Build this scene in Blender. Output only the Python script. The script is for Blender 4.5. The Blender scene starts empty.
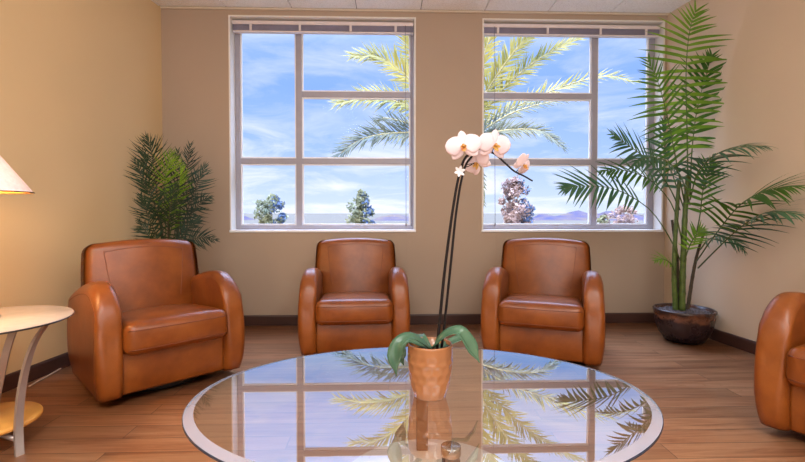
import bpy, bmesh, math, random
from mathutils import Vector, Matrix, noise
from math import sin, cos, tan, pi, radians, sqrt, atan
random.seed(7)
SC = bpy.context.scene
COL = SC.collection

# ------------------------------------------------------------------ camera model
F, CX, CY, CAMZ = 455.0, 402.5, 221.5, 1.065     # CY: principal point (slight lens shift)
YAW, PITCH = radians(1.8), atan(9.5 / F)
FW = Vector((sin(YAW) * cos(PITCH), cos(YAW) * cos(PITCH), -sin(PITCH)))
RT = Vector((cos(YAW), -sin(YAW), 0))
UP = RT.cross(FW)
EYE = Vector((0, 0, CAMZ))

def ray(px, py):
    return FW + RT * ((px - CX) / F) - UP * ((py - CY) / F)

def at(px, py, y):                 # point of the room's depth plane y seen at a pixel
    d = ray(px, py)
    return EYE + d * (y / d.y)

def atz(px, py, z=0.0):            # point of a level plane seen at a pixel
    d = ray(px, py)
    return EYE + d * ((z - CAMZ) / d.z)

def cam2room(X, Z):
    return X * cos(YAW) + Z * sin(YAW), -X * sin(YAW) + Z * cos(YAW)

cam = bpy.data.objects.new('camera', bpy.data.cameras.new('camera'))
COL.objects.link(cam)
cam.location = EYE
cam.rotation_euler = (pi / 2 - PITCH, 0, -YAW)
cam.data.sensor_width = 36
cam.data.lens = F / 805 * 36
cam.data.shift_y = -(231 - CY) / 805
cam.data.clip_end = 3000
SC.camera = cam

# ------------------------------------------------------------------ materials
def srgb(r, g, b):
    f = lambda c: (c / 255 / 12.92) if c <= 10.31 else ((c / 255 + 0.055) / 1.055) ** 2.4
    return (f(r), f(g), f(b), 1)

class NT:
    def __init__(self, name):
        self.m = bpy.data.materials.new(name)
        self.m.use_nodes = True
        self.t = self.m.node_tree
        self.t.nodes.clear()
        self.out = self.n('ShaderNodeOutputMaterial')
    def n(self, k, **kw):
        nd = self.t.nodes.new(k)
        for a, b in kw.items():
            if a.startswith('i_'):
                nd.inputs[a[2:].replace('_', ' ')].default_value = b
            else:
                setattr(nd, a, b)
        return nd
    def l(self, a, b):
        self.t.links.new(a, b)
    def ramp(self, fac, stops):
        r = self.n('ShaderNodeValToRGB')
        e = r.color_ramp.elements
        while len(e) < len(stops):
            e.new(0.5)
        for k, (p, c) in enumerate(stops):
            e[k].position = p
            e[k].color = c
        self.l(fac, r.inputs[0])
        return r.outputs[0]
    def noise(self, scale, detail=4, rough=0.5, vec=None, dist=0.0):
        nd = self.n('ShaderNodeTexNoise')
        nd.inputs['Scale'].default_value = scale
        nd.inputs['Detail'].default_value = detail
        nd.inputs['Roughness'].default_value = rough
        nd.inputs['Distortion'].default_value = dist
        if vec is not None:
            self.l(vec, nd.inputs['Vector'])
        return nd.outputs['Fac']
    def coords(self, scale=(1, 1, 1), rot=(0, 0, 0), kind='Object'):
        tc = self.n('ShaderNodeTexCoord')
        mp = self.n('ShaderNodeMapping')
        mp.inputs['Scale'].default_value = scale
        mp.inputs['Rotation'].default_value = rot
        self.l(tc.outputs[kind], mp.inputs['Vector'])
        return mp.outputs['Vector']
    def mix(self, fac, a, b, blend='MIX'):
        nd = self.n('ShaderNodeMix', data_type='RGBA', blend_type=blend)
        for k, v in ((0, fac), (6, a), (7, b)):
            if isinstance(v, (int, float, tuple)):
                nd.inputs[k].default_value = v
            else:
                self.l(v, nd.inputs[k])
        return nd.outputs[2]
    def bump(self, h, strength, dist=0.01):
        b = self.n('ShaderNodeBump')
        b.inputs['Strength'].default_value = strength
        b.inputs['Distance'].default_value = dist
        self.l(h, b.inputs['Height'])
        return b.outputs[0]
    def princ(self, color, rough=0.5, metal=0.0, spec=0.5, normal=None, coat=0.0, coat_r=0.1):
        p = self.n('ShaderNodeBsdfPrincipled')
        for k, v in (('Base Color', color), ('Roughness', rough)):
            if isinstance(v, (int, float, tuple)):
                p.inputs[k].default_value = v
            else:
                self.l(v, p.inputs[k])
        p.inputs['Metallic'].default_value = metal
        p.inputs['Specular IOR Level'].default_value = spec
        p.inputs['Coat Weight'].default_value = coat
        p.inputs['Coat Roughness'].default_value = coat_r
        if normal is not None:
            self.l(normal, p.inputs['Normal'])
        return p
    def end(self, sh):
        self.l(sh.outputs[0] if hasattr(sh, 'outputs') else sh, self.out.inputs[0])
        return self.m

def simple(name, c, rough=0.5, metal=0.0, spec=0.5, var=0.12, scale=12, bump=0.0, coat=0.0):
    t = NT(name)
    v = t.coords()
    f = t.noise(scale, 4, 0.55, v)
    lo = tuple(x * (1 - var) for x in c[:3]) + (1,)
    hi = tuple(min(1, x * (1 + var)) for x in c[:3]) + (1,)
    colr = t.ramp(f, [(0.3, lo), (0.7, hi)])
    nm = t.bump(f, bump) if bump else None
    return t.end(t.princ(colr, rough, metal, spec, nm, coat))

def wall_mat(name, c):
    t = NT(name)
    v = t.coords()
    big = t.noise(0.9, 2, 0.5, v)
    fine = t.noise(180, 3, 0.6, v)
    colr = t.ramp(big, [(0.3, tuple(x * 0.95 for x in c[:3]) + (1,)), (0.7, tuple(x * 1.04 for x in c[:3]) + (1,))])
    return t.end(t.princ(colr, 0.72, 0, 0.3, t.bump(fine, 0.06, 0.004)))

def floor_mat():
    t = NT('wood plank floor')
    v = t.coords()
    br = t.n('ShaderNodeTexBrick')
    br.offset = 0.37
    br.offset_frequency = 2
    br.squash = 1
    t.l(v, br.inputs['Vector'])
    br.inputs['Scale'].default_value = 1
    br.inputs['Brick Width'].default_value = 1.25
    br.inputs['Row Height'].default_value = 0.127
    br.inputs['Mortar Size'].default_value = 0.0016
    br.inputs['Mortar Smooth'].default_value = 0.3
    br.inputs['Color1'].default_value = (0, 0, 0, 1)
    br.inputs['Color2'].default_value = (1, 1, 1, 1)
    br.inputs['Mortar'].default_value = (0.5, 0.5, 0.5, 1)
    # grain: noise stretched along the plank and shifted per plank
    cmb = t.n('ShaderNodeVectorMath', operation='MULTIPLY_ADD')
    t.l(br.outputs['Color'], cmb.inputs[0])
    cmb.inputs[1].default_value = (7, 3, 5)
    t.l(v, cmb.inputs[2])
    mp = t.n('ShaderNodeMapping')
    mp.inputs['Scale'].default_value = (1.3, 16, 1)
    t.l(cmb.outputs[0], mp.inputs['Vector'])
    g = t.noise(1.6, 6, 0.62, mp.outputs[0], 0.6)
    base = t.ramp(g, [(0.28, srgb(160, 100, 62)), (0.45, srgb(206, 144, 98)), (0.62, srgb(224, 166, 118)), (0.8, srgb(236, 186, 140))])
    tone = t.ramp(br.outputs['Color'], [(0.0, (0.80, 0.78, 0.76, 1)), (1.0, (1.1, 1.08, 1.06, 1))])
    colr = t.mix(1.0, base, tone, 'MULTIPLY')
    colr = t.mix(br.outputs['Fac'], colr, srgb(52, 28, 18))
    rr = t.ramp(g, [(0.2, (0.36, 0.36, 0.36, 1)), (0.9, (0.24, 0.24, 0.24, 1))])
    p = t.princ(colr, rr, 0, 0.8, t.bump(g, 0.04, 0.003), 0.35, 0.22)
    return t.end(p)

def ceiling_mat():
    t = NT('acoustic ceiling tile')
    v = t.coords()
    f = t.noise(120, 3, 0.7, v)
    colr = t.ramp(f, [(0.3, srgb(214, 210, 200)), (0.48, srgb(240, 238, 232)), (0.8, srgb(248, 246, 242))])
    return t.end(t.princ(colr, 0.9, 0, 0.1, t.bump(f, 0.25, 0.004)))

def leather_mat(name, a, b, c):
    t = NT(name)
    v = t.coords()
    f = t.noise(4.5, 5, 0.6, v)
    colr = t.ramp(f, [(0.28, a), (0.5, b), (0.75, c)])
    fine = t.noise(150, 3, 0.6, v)
    wr = t.noise(9, 3, 0.5, v)
    add = t.n('ShaderNodeMath', operation='MULTIPLY_ADD')
    t.l(wr, add.inputs[0]); add.inputs[1].default_value = 3.0; t.l(fine, add.inputs[2])
    return t.end(t.princ(colr, 0.35, 0, 0.55, t.bump(add.outputs[0], 0.10, 0.006)))

def leaf_mat(name, dark, light, transl=0.35, rough=0.38, scale=5, transc=None):
    t = NT(name)
    v = t.coords()
    f = t.noise(scale, 3, 0.5, v)
    colr = t.ramp(f, [(0.3, dark), (0.7, light)])
    p = t.princ(colr, rough, 0, 0.5)
    tr = t.n('ShaderNodeBsdfTranslucent')
    if transc is None:
        t.l(colr, tr.inputs[0])
    else:
        tr.inputs[0].default_value = transc
    mx = t.n('ShaderNodeMixShader')
    mx.inputs[0].default_value = transl
    t.l(p.outputs[0], mx.inputs[1]); t.l(tr.outputs[0], mx.inputs[2])
    return t.end(mx)

def pane_mat():
    t = NT('window glass')
    tr = t.n('ShaderNodeBsdfTransparent'); tr.inputs[0].default_value = (0.97, 0.98, 1.0, 1)
    gl = t.n('ShaderNodeBsdfGlossy'); gl.inputs['Roughness'].default_value = 0.01
    gl.inputs['Color'].default_value = (0.9, 0.95, 1, 1)
    lw = t.n('ShaderNodeFresnel'); lw.inputs[0].default_value = 1.08
    mx = t.n('ShaderNodeMixShader')
    t.l(lw.outputs[0], mx.inputs[0]); t.l(tr.outputs[0], mx.inputs[1]); t.l(gl.outputs[0], mx.inputs[2])
    return t.end(mx)

def table_glass_mat():
    t = NT('polished table glass')
    tr = t.n('ShaderNodeBsdfTransparent'); tr.inputs[0].default_value = (0.93, 0.96, 0.95, 1)
    gl = t.n('ShaderNodeBsdfGlossy'); gl.inputs['Roughness'].default_value = 0.004
    gl.inputs['Color'].default_value = (1, 1, 1, 1)
    lw = t.n('ShaderNodeLayerWeight'); lw.inputs[0].default_value = 0.5
    fac = t.ramp(lw.outputs['Facing'], [(0.0, (0.10,) * 3 + (1,)), (0.45, (0.30,) * 3 + (1,)), (0.7, (0.58,) * 3 + (1,)), (1.0, (0.97,) * 3 + (1,))])
    mx = t.n('ShaderNodeMixShader')
    t.l(fac, mx.inputs[0]); t.l(tr.outputs[0], mx.inputs[1]); t.l(gl.outputs[0], mx.inputs[2])
    return t.end(mx)

def clear_mat(name, c):
    t = NT(name)
    tr = t.n('ShaderNodeBsdfTransparent'); tr.inputs[0].default_value = c
    return t.end(tr)

def edge_glass_mat():
    t = NT('table glass edge')
    tr = t.n('ShaderNodeBsdfTransparent'); tr.inputs[0].default_value = (0.10, 0.22, 0.38, 1)
    p = t.princ((0.01, 0.035, 0.09, 1), 0.08, 0, 0.8)
    mx = t.n('ShaderNodeMixShader'); mx.inputs[0].default_value = 0.7
    t.l(tr.outputs[0], mx.inputs[1]); t.l(p.outputs[0], mx.inputs[2])
    return t.end(mx)

def bevel_mat():
    t = NT('sky tinted glass bevel')
    tr = t.n('ShaderNodeBsdfTransparent'); tr.inputs[0].default_value = (0.95, 0.97, 1.0, 1)
    p = t.princ((0.62, 0.74, 1.0, 1), 0.06, 0, 0.9)  # sky reflection painted as pale blue in the bevel
    mx = t.n('ShaderNodeMixShader'); mx.inputs[0].default_value = 0.38
    t.l(tr.outputs[0], mx.inputs[1]); t.l(p.outputs[0], mx.inputs[2])
    return t.end(mx)

def shade_mat():
    t = NT('lamp shade fabric')
    v = t.coords()
    f = t.noise(60, 2, 0.5, v)
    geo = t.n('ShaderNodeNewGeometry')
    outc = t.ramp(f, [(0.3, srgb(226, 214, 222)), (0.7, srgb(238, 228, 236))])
    colr = t.mix(geo.outputs['Backfacing'], outc, srgb(236, 176, 84))  # inner side amber: the bulb's glow put into the colour
    p = t.princ(colr, 0.8, 0, 0.1)
    tr = t.n('ShaderNodeBsdfTranslucent'); tr.inputs[0].default_value = srgb(240, 200, 180)
    mx = t.n('ShaderNodeMixShader'); mx.inputs[0].default_value = 0.05
    t.l(p.outputs[0], mx.inputs[1]); t.l(tr.outputs[0], mx.inputs[2])
    return t.end(mx)

def emit_mat(name, c, s):
    t = NT(name)
    e = t.n('ShaderNodeEmission'); e.inputs[0].default_value = c; e.inputs[1].default_value = s
    return t.end(e)

def glaze_mat():
    t = NT('dark glazed stoneware')
    v = t.coords()
    sp = t.n('ShaderNodeSeparateXYZ'); t.l(v, sp.inputs[0])
    f = t.noise(9, 5, 0.7, v)
    add = t.n('ShaderNodeMath', operation='MULTIPLY_ADD')
    t.l(f, add.inputs[0]); add.inputs[1].default_value = 0.16; t.l(sp.outputs[2], add.inputs[2])
    colr = t.ramp(add.outputs[0], [(0.0, srgb(40, 28, 34)), (0.24, srgb(48, 33, 34)), (0.268, srgb(48, 31, 30)), (0.29, srgb(116, 76, 56)), (0.318, srgb(84, 52, 40)), (0.34, srgb(50, 33, 30))])
    rr = t.ramp(f, [(0.3, (0.18,) * 3 + (1,)), (0.7, (0.4,) * 3 + (1,))])
    return t.end(t.princ(colr, rr, 0, 0.5, t.bump(f, 0.15, 0.006)))

M = {}
M['wall_back'] = wall_mat('backlit beige wall', srgb(170, 151, 133))  # backlit dimness put into a darker wall colour
M['wall_left'] = wall_mat('lit ochre wall', srgb(214, 186, 142))  # light on the left wall put into a brighter colour
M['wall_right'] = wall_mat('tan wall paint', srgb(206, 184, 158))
M['ceiling'] = ceiling_mat()
M['grid'] = simple('ceiling grid shadow gap', srgb(120, 112, 102), 0.8, var=0.05)
M['cove'] = simple('ceiling wall angle', srgb(214, 202, 182), 0.6, var=0.04)
M['floor'] = floor_mat()
M['base'] = simple('dark brown baseboard', srgb(66, 40, 32), 0.5, var=0.12, scale=6)
M['reveal'] = wall_mat('white window reveal', srgb(226, 222, 214))
M['alum'] = simple('painted aluminium frame', srgb(158, 156, 168), 0.45, 0.0, 0.5, 0.05)
M['white'] = simple('white frame', srgb(236, 236, 238), 0.4, var=0.03)
M['pane'] = pane_mat()
M['blind'] = simple('mauve grey blind slats', srgb(150, 146, 168), 0.45, 0.1, var=0.08)
M['blind_lt'] = simple('pale blind headrail', srgb(222, 212, 212), 0.45, 0.1, var=0.05)
M['cord'] = simple('grey cord', srgb(120, 118, 128), 0.6, var=0.05)
M['leather'] = leather_mat('tan leather', srgb(101, 48, 12), srgb(124, 64, 19), srgb(143, 80, 29))
M['seam'] = simple('leather seam', srgb(112, 56, 24), 0.5, var=0.1)
M['plinth'] = simple('black chair base', srgb(26, 20, 20), 0.6, var=0.1)
M['table_glass'] = table_glass_mat()
M['clear'] = clear_mat('table glass underside', (0.98, 0.99, 0.985, 1))
M['edge'] = edge_glass_mat()
M['bevel'] = bevel_mat()
M['walnut'] = simple('brown stained wood', srgb(86, 48, 28), 0.4, var=0.2, scale=8)
M['chrome'] = simple('brushed steel', srgb(190, 190, 192), 0.25, 1.0, var=0.05)
M['satin'] = simple('satin grey metal', srgb(168, 158, 154), 0.35, 0.6, var=0.06)
M['stone_top'] = simple('pale laminate top', srgb(206, 190, 174), 0.22, 0, 0.5, 0.05, 20)
M['maple'] = simple('honey maple shelf', srgb(222, 160, 78), 0.4, var=0.12, scale=6)
M['darkedge'] = simple('dark table edge', srgb(50, 44, 46), 0.3, var=0.05)
M['pale_wood'] = simple('pale base disc', srgb(232, 208, 190), 0.3, var=0.06)
M['shade'] = shade_mat()
M['bulb'] = emit_mat('lit bulb', (1, 0.72, 0.36, 1), 6)
M['lampbase'] = simple('bronze lamp base', srgb(120, 92, 66), 0.35, 0.6, var=0.1)
M['pot'] = simple('tan glazed ceramic', srgb(152, 102, 66), 0.16, 0, 0.5, 0.06, 10, coat=0.2)
M['bark'] = simple('orchid bark', srgb(84, 60, 44), 0.9, var=0.3, scale=60, bump=0.5)
M['gravel'] = simple('grey gravel', srgb(84, 78, 82), 0.9, var=0.4, scale=70, bump=0.8)
M['orchid_leaf'] = leaf_mat('orchid leaf', srgb(48, 84, 64), srgb(88, 124, 98), 0.12, 0.25)
M['orchid_stem'] = simple('dark orchid stem', srgb(20, 15, 17), 0.6, 0, 0.25, var=0.2)
M['petal'] = leaf_mat('orchid petal', srgb(238, 224, 230), srgb(248, 240, 244), 0.45, 0.6, 14)
M['lip'] = leaf_mat('orchid lip', srgb(206, 168, 78), srgb(190, 120, 80), 0.2, 0.5, 40)
M['bud'] = leaf_mat('white blossom', srgb(236, 238, 246), srgb(250, 250, 252), 0.4, 0.6)
M['kentia'] = leaf_mat('palm leaf', srgb(46, 86, 28), srgb(92, 134, 48), 0.45, 0.36, 3.0)
M['kentia_lt'] = leaf_mat('lit palm leaf', srgb(76, 120, 32), srgb(136, 174, 54), 0.5, 0.36, 3.0)  # window light in the leaves put into a yellower green
M['kentia_dk'] = leaf_mat('dark palm leaf', srgb(44, 82, 58), srgb(88, 128, 92), 0.3, 0.32, 3.0)
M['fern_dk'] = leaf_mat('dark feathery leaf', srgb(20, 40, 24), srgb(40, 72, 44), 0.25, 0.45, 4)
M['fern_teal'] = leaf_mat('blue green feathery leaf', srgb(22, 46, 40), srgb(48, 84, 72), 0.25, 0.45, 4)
M['fern_lt'] = leaf_mat('lit feathery leaf', srgb(66, 106, 18), srgb(128, 164, 34), 0.35, 0.4, 4)  # room light on these fronds put into a brighter green
M['cane'] = simple('palm cane', srgb(74, 92, 36), 0.5, var=0.3, scale=30)
M['cane_dk'] = simple('brown palm cane', srgb(66, 54, 36), 0.6, var=0.3, scale=30)
M['glaze'] = glaze_mat()
M['basket'] = simple('dark planter', srgb(54, 44, 38), 0.6, var=0.2)
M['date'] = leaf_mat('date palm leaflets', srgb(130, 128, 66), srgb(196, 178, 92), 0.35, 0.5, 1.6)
M['date2'] = leaf_mat('date palm shaded leaflets', srgb(78, 94, 90), srgb(134, 128, 92), 0.35, 0.5, 1.6)  # shade painted as a bluer, duller leaflet colour
M['rachis'] = simple('palm rachis', srgb(168, 152, 104), 0.6, var=0.1)
M['trunk'] = simple('rough trunk', srgb(120, 100, 80), 0.9, var=0.25, scale=8, bump=0.5)
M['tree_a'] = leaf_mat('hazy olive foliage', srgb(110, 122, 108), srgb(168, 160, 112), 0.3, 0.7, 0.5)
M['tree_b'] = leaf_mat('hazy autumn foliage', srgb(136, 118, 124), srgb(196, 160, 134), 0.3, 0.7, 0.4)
M['tree_sh'] = leaf_mat('blue shaded foliage', srgb(76, 98, 138), srgb(104, 122, 152), 0.2, 0.7, 0.5)  # shaded side of the tree crowns painted in blue
M['land'] = simple('desert land', srgb(74, 66, 52), 0.9, var=0.18, scale=0.04)
def hill_mat():
    t = NT('hazy desert hills')
    v = t.coords((0.03, 0.03, 0.12))
    f = t.noise(2.4, 6, 0.65, v)
    colr = t.ramp(f, [(0.3, srgb(56, 58, 84)), (0.5, srgb(78, 70, 80)), (0.68, srgb(100, 86, 70))])
    return t.end(t.princ(colr, 0.95, 0, 0.05))
M['hill'] = hill_mat()

# ------------------------------------------------------------------ mesh helpers
class MB:
    def __init__(self):
        self.bm = bmesh.new()
        self.mi = 0
    def face(self, vs):
        try:
            f = self.bm.faces.new(vs)
            f.material_index = self.mi
            f.smooth = True
            return f
        except ValueError:
            return None
    def v(self, p):
        return self.bm.verts.new(p)
    def box(self, lo, hi, bev=0.0, mat=None):
        vs = [self.v(Vector((x, y, z))) for x in (lo[0], hi[0]) for y in (lo[1], hi[1]) for z in (lo[2], hi[2])]
        fs = []
        for q in ((0, 1, 3, 2), (4, 6, 7, 5), (0, 4, 5, 1), (2, 3, 7, 6), (0, 2, 6, 4), (1, 5, 7, 3)):
            f = self.face([vs[k] for k in q])
            f.smooth = False
            fs.append(f)
        if bev:
            es = list({e for f in fs for e in f.edges})
            r = bmesh.ops.bevel(self.bm, geom=es, offset=bev, segments=2, affect='EDGES', profile=0.6)
        return self
    def tube(self, pts, rad, n=8, cap=True):
        pts = [Vector(p) for p in pts]
        m = len(pts)
        rad = rad if isinstance(rad, (list, tuple)) else [rad] * m
        t0 = (pts[1] - pts[0]).normalized()
        ref = Vector((0, 0, 1)) if abs(t0.z) < 0.9 else Vector((1, 0, 0))
        nx = t0.cross(ref).normalized()
        rings = []
        for k, p in enumerate(pts):
            t = (pts[min(k + 1, m - 1)] - pts[max(k - 1, 0)]).normalized()
            nx = (nx - t * nx.dot(t)).normalized()
            ny = t.cross(nx)
            rings.append([self.v(p + (nx * cos(2 * pi * j / n) + ny * sin(2 * pi * j / n)) * rad[k]) for j in range(n)])
        for a, b in zip(rings, rings[1:]):
            for j in range(n):
                self.face([a[j], a[(j + 1) % n], b[(j + 1) % n], b[j]])
        if cap:
            self.face(rings[0][::-1]); self.face(rings[-1])
        return self
    def lathe(self, prof, n=48, c=(0, 0, 0), mats=None):
        c = Vector(c)
        rings = []
        for r, z in prof:
            if r < 1e-6:
                rings.append([self.v(c + Vector((0, 0, z)))])
            else:
                rings.append([self.v(c + Vector((r * cos(2 * pi * j / n), r * sin(2 * pi * j / n), z))) for j in range(n)])
        for k, (a, b) in enumerate(zip(rings, rings[1:])):
            if mats:
                self.mi = mats[k]
            for j in range(n):
                j2 = (j + 1) % n
                if len(a) == 1 and len(b) == 1:
                    continue
                if len(a) == 1:
                    self.face([a[0], b[j2], b[j]])
                elif len(b) == 1:
                    self.face([a[j], a[j2], b[0]])
                else:
                    self.face([a[j], a[j2], b[j2], b[j]])
        return self
    def ribbon(self, pts, widths, wdirs):
        prev = None
        for p, w, d in zip(pts, widths, wdirs):
            cur = (self.v(p - d * w / 2), self.v(p + d * w / 2))
            if prev:
                self.face([prev[0], prev[1], cur[1], cur[0]])
            prev = cur
    def soft_box(self, h, r, m=(6, 6, 6), fn=None):
        hx, hy, hz = h
        def cs(hh, k):
            a = [tan(pi / 4 * q / 4) * r for q in range(5)]
            lo = [-(hh - r) - x for x in reversed(a)]
            hi = [(hh - r) + x for x in a]
            mid = [-(hh - r) + 2 * (hh - r) * q / k for q in range(1, k)]
            return lo + mid + hi
        X, Y, Z = cs(hx, m[0]), cs(hy, m[1]), cs(hz, m[2])
        cache = {}
        def vert(p):
            key = tuple(round(c, 6) for c in p)
            if key not in cache:
                P = Vector(p)
                q = Vector((max(-(hx - r), min(hx - r, P.x)), max(-(hy - r), min(hy - r, P.y)), max(-(hz - r), min(hz - r, P.z))))
                d = P - q
                P = q + d.normalized() * r
                cache[key] = self.v(fn(P) if fn else P)
            return cache[key]
        def grid(A, B, mk, flip):
            for a0, a1 in zip(A, A[1:]):
                for b0, b1 in zip(B, B[1:]):
                    q = [mk(a0, b0), mk(a1, b0), mk(a1, b1), mk(a0, b1)]
                    if flip:
                        q.reverse()
                    self.face([vert(p) for p in q])
        grid(X, Y, lambda a, b: (a, b, hz), False); grid(X, Y, lambda a, b: (a, b, -hz), True)
        grid(X, Z, lambda a, b: (a, -hy, b), False); grid(X, Z, lambda a, b: (a, hy, b), True)
        grid(Y, Z, lambda a, b: (hx, a, b), False); grid(Y, Z, lambda a, b: (-hx, a, b), True)
        return self
    def build(self, name, mats, parent=None, loc=None):
        me = bpy.data.meshes.new(name)
        self.bm.normal_update()
        self.bm.to_mesh(me)
        self.bm.free()
        for m in (mats if isinstance(mats, list) else [mats]):
            me.materials.append(m)
        o = bpy.data.objects.new(name, me)
        COL.objects.link(o)
        if parent:
            o.parent = parent
        if loc is not None:
            o.location = loc
        return o

def tag(o, label=None, cat=None, group=None, kind=None):
    for k, v in (('label', label), ('category', cat), ('group', group), ('kind', kind)):
        if v:
            o[k] = v
    return o

def empty(name, loc=(0, 0, 0), rz=0.0, label=None, cat=None, group=None, kind=None):
    o = bpy.data.objects.new(name, None)
    o.empty_display_size = 0.1
    COL.objects.link(o)
    o.location = loc
    o.rotation_euler = (0, 0, rz)
    return tag(o, label, cat, group, kind)

def copy_tree(o, parent=None):
    c = o.copy()
    COL.objects.link(c)
    if parent:
        c.parent = parent
    for ch in list(o.children):
        copy_tree(ch, c)
    return c

def curve(pts, n=16):              # Catmull-Rom through control points
    P = [Vector(p) for p in pts]
    if len(P) == 2:
        return [P[0].lerp(P[1], k / n) for k in range(n + 1)]
    P = [P[0] * 2 - P[1]] + P + [P[-1] * 2 - P[-2]]
    out = []
    segs = len(P) - 3
    for k in range(n + 1):
        s = k / n * segs
        i = min(int(s), segs - 1)
        t = s - i
        a, b, c, d = P[i:i + 4]
        out.append(0.5 * ((2 * b) + (c - a) * t + (2 * a - 5 * b + 4 * c - d) * t * t + (3 * b - a - 3 * c + d) * t ** 3))
    return out

def facing(o):                      # smooth but keep hard folds
    for p in o.data.polygons:
        p.use_smooth = False
    return o

# ------------------------------------------------------------------ the setting
YB = atz(402.5, 324.3).y
XL0, XR0 = at(163, 165, YB).x, at(665.5, 170, YB).x
YR = -2.6                          # rear wall, behind the photographer
CEIL = 2.945
pl, pr_ = atz(20, 385.2), atz(745, 350.6)
KL, KR = (XL0 - pl.x) / (YB - pl.y), (pr_.x - XR0) / (YB - pr_.y)
def xl(y): return XL0 - KL * (YB - y)
def xr(y): return XR0 + KR * (YB - y)

m = MB()
m.face([m.v((xl(YR) - 0.1, YR - 0.1, 0)), m.v((xr(YR) + 0.1, YR - 0.1, 0)), m.v((XR0 + 0.1, YB + 0.02, 0)), m.v((XL0 - 0.1, YB + 0.02, 0))])
m.bm.faces.ensure_lookup_table()
r = bmesh.ops.extrude_face_region(m.bm, geom=list(m.bm.faces))
for v_ in [g for g in r['geom'] if isinstance(g, bmesh.types.BMVert)]:
    v_.co.z -= 0.08
bmesh.ops.recalc_face_normals(m.bm, faces=list(m.bm.faces))
tag(m.build('floor', M['floor']), kind='structure')

W1 = (at(230, 200, YB).x, at(415.5, 200, YB).x)
W2 = (at(482, 200, YB).x, at(662.5, 200, YB).x)
WZ = (0.880, 2.885)
WT = 0.15                          # depth of the window reveal
# back wall with two openings
m = MB()
xs = [XL0 - 0.12, W1[0], W1[1], W2[0], W2[1], XR0 + 0.12]
zs = [-0.02, WZ[0], WZ[1], CEIL + 0.12]
for i in range(5):
    for k in range(3):
        if k == 1 and i in (1, 3):
            continue
        m.box((xs[i], YB, zs[k]), (xs[i + 1], YB + 0.26, zs[k + 1]))
bmesh.ops.remove_doubles(m.bm, verts=list(m.bm.verts), dist=1e-5)
dup = {}
for f in list(m.bm.faces):
    c = f.calc_center_median()
    key = (round(c.x, 4), round(c.y, 4), round(c.z, 4))
    dup.setdefault(key, []).append(f)
bmesh.ops.delete(m.bm, geom=[f for l_ in dup.values() if len(l_) > 1 for f in l_], context='FACES_ONLY')
tag(m.build('wall_back', M['wall_back']), kind='structure')

def slab(name, a, b, mat, out):
    m = MB()
    vs = []
    for p in (a, b):
        for dx in (0, out):
            for z in (-0.02, CEIL + 0.12):
                vs.append(m.v((p[0] + dx, p[1], z)))
    for q in ((0, 1, 3, 2), (4, 6, 7, 5), (0, 4, 5, 1), (2, 3, 7, 6), (0, 2, 6, 4), (1, 5, 7, 3)):
        m.face([vs[k] for k in q]).smooth = False
    bmesh.ops.recalc_face_normals(m.bm, faces=list(m.bm.faces))
    return tag(m.build(name, mat), kind='structure')
slab('wall_left', (xl(YR), YR), (XL0, YB + 0.02), M['wall_left'], -0.12)
slab('wall_right', (xr(YR), YR), (XR0, YB + 0.02), M['wall_right'], 0.12)
m = MB(); m.box((xl(YR) - 0.12, YR - 0.12, -0.02), (xr(YR) + 0.12, YR, CEIL + 0.12))
tag(m.build('wall_rear', M['wall_right']), kind='structure')

# ceiling tiles with shadow gaps, from the seams seen along the back wall
seams = [at(px, 8, YB - 0.02).x for px in (226.5, 292.6, 357.7, 422, 484, 547, 610)]
step = (seams[-1] - seams[0]) / 6
sx = [seams[0] + step * k for k in range(-5, 12)]
m = MB()
rows = [YB - 0.03 - 1.22 * k for k in range(0, 7)]
for y1, y0 in zip(rows, rows[1:]):
    for x0, x1 in zip(sx, sx[1:]):
        a, b = max(x0, xl((y0 + y1) / 2) - 0.25), min(x1, xr((y0 + y1) / 2) + 0.25)
        if b - a > 0.05:
            m.box((a + 0.004, max(y0, YR - 0.1) + 0.004, CEIL), (b - 0.004, y1 - 0.004, CEIL + 0.018))
m.mi = 1
m.box((xl(YR) - 0.2, YR - 0.12, CEIL + 0.02), (xr(YR) + 0.2, YB + 0.26, CEIL + 0.14))
tag(m.build('ceiling', [M['ceiling'], M['grid']]), kind='structure')
m = MB(); m.box((XL0, YB - 0.022, CEIL - 0.012), (XR0, YB, CEIL + 0.004), 0.002)
tag(m.build('trim_1', M['cove']), kind='structure')

def board(name, a, b, inward):
    m = MB()
    d = Vector((b[0] - a[0], b[1] - a[1], 0)).normalized()
    nrm = Vector((-d.y, d.x, 0)) * inward
    prof = [(0, 0), (0.014, 0), (0.014, 0.084), (0.010, 0.094), (0, 0.096)]
    rg = []
    for p in (a, b):
        rg.append([m.v(Vector((p[0], p[1], z)) + nrm * t) for t, z in prof])
    n = len(prof)
    for j in range(n):
        m.face([rg[0][j], rg[0][(j + 1) % n], rg[1][(j + 1) % n], rg[1][j]]).smooth = False
    m.face(rg[0]); m.face(rg[1][::-1])
    bmesh.ops.recalc_face_normals(m.bm, faces=list(m.bm.faces))
    return tag(m.build(name, M['base']), kind='structure')
board('baseboard_back', (XL0 + 0.014, YB), (XR0 - 0.014, YB), -1)
board('baseboard_left', (xl(0.5), 0.5), (XL0, YB), -1)
board('baseboard_right', (xr(0.5), 0.5), (XR0, YB), 1)
# drywall joints below the blind cords
for k, (px, z0) in enumerate(((407.3, 0.1), (496.5, 0.1))):
    x = at(px, 260, YB).x
    m = MB(); m.box((x - 0.004, YB - 0.0025, z0), (x + 0.004, YB + 0.001, WZ[0] - 0.012), 0.001)
    tag(m.build('trim_%d' % (k + 2), M['wall_back']), kind='structure')

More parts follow.
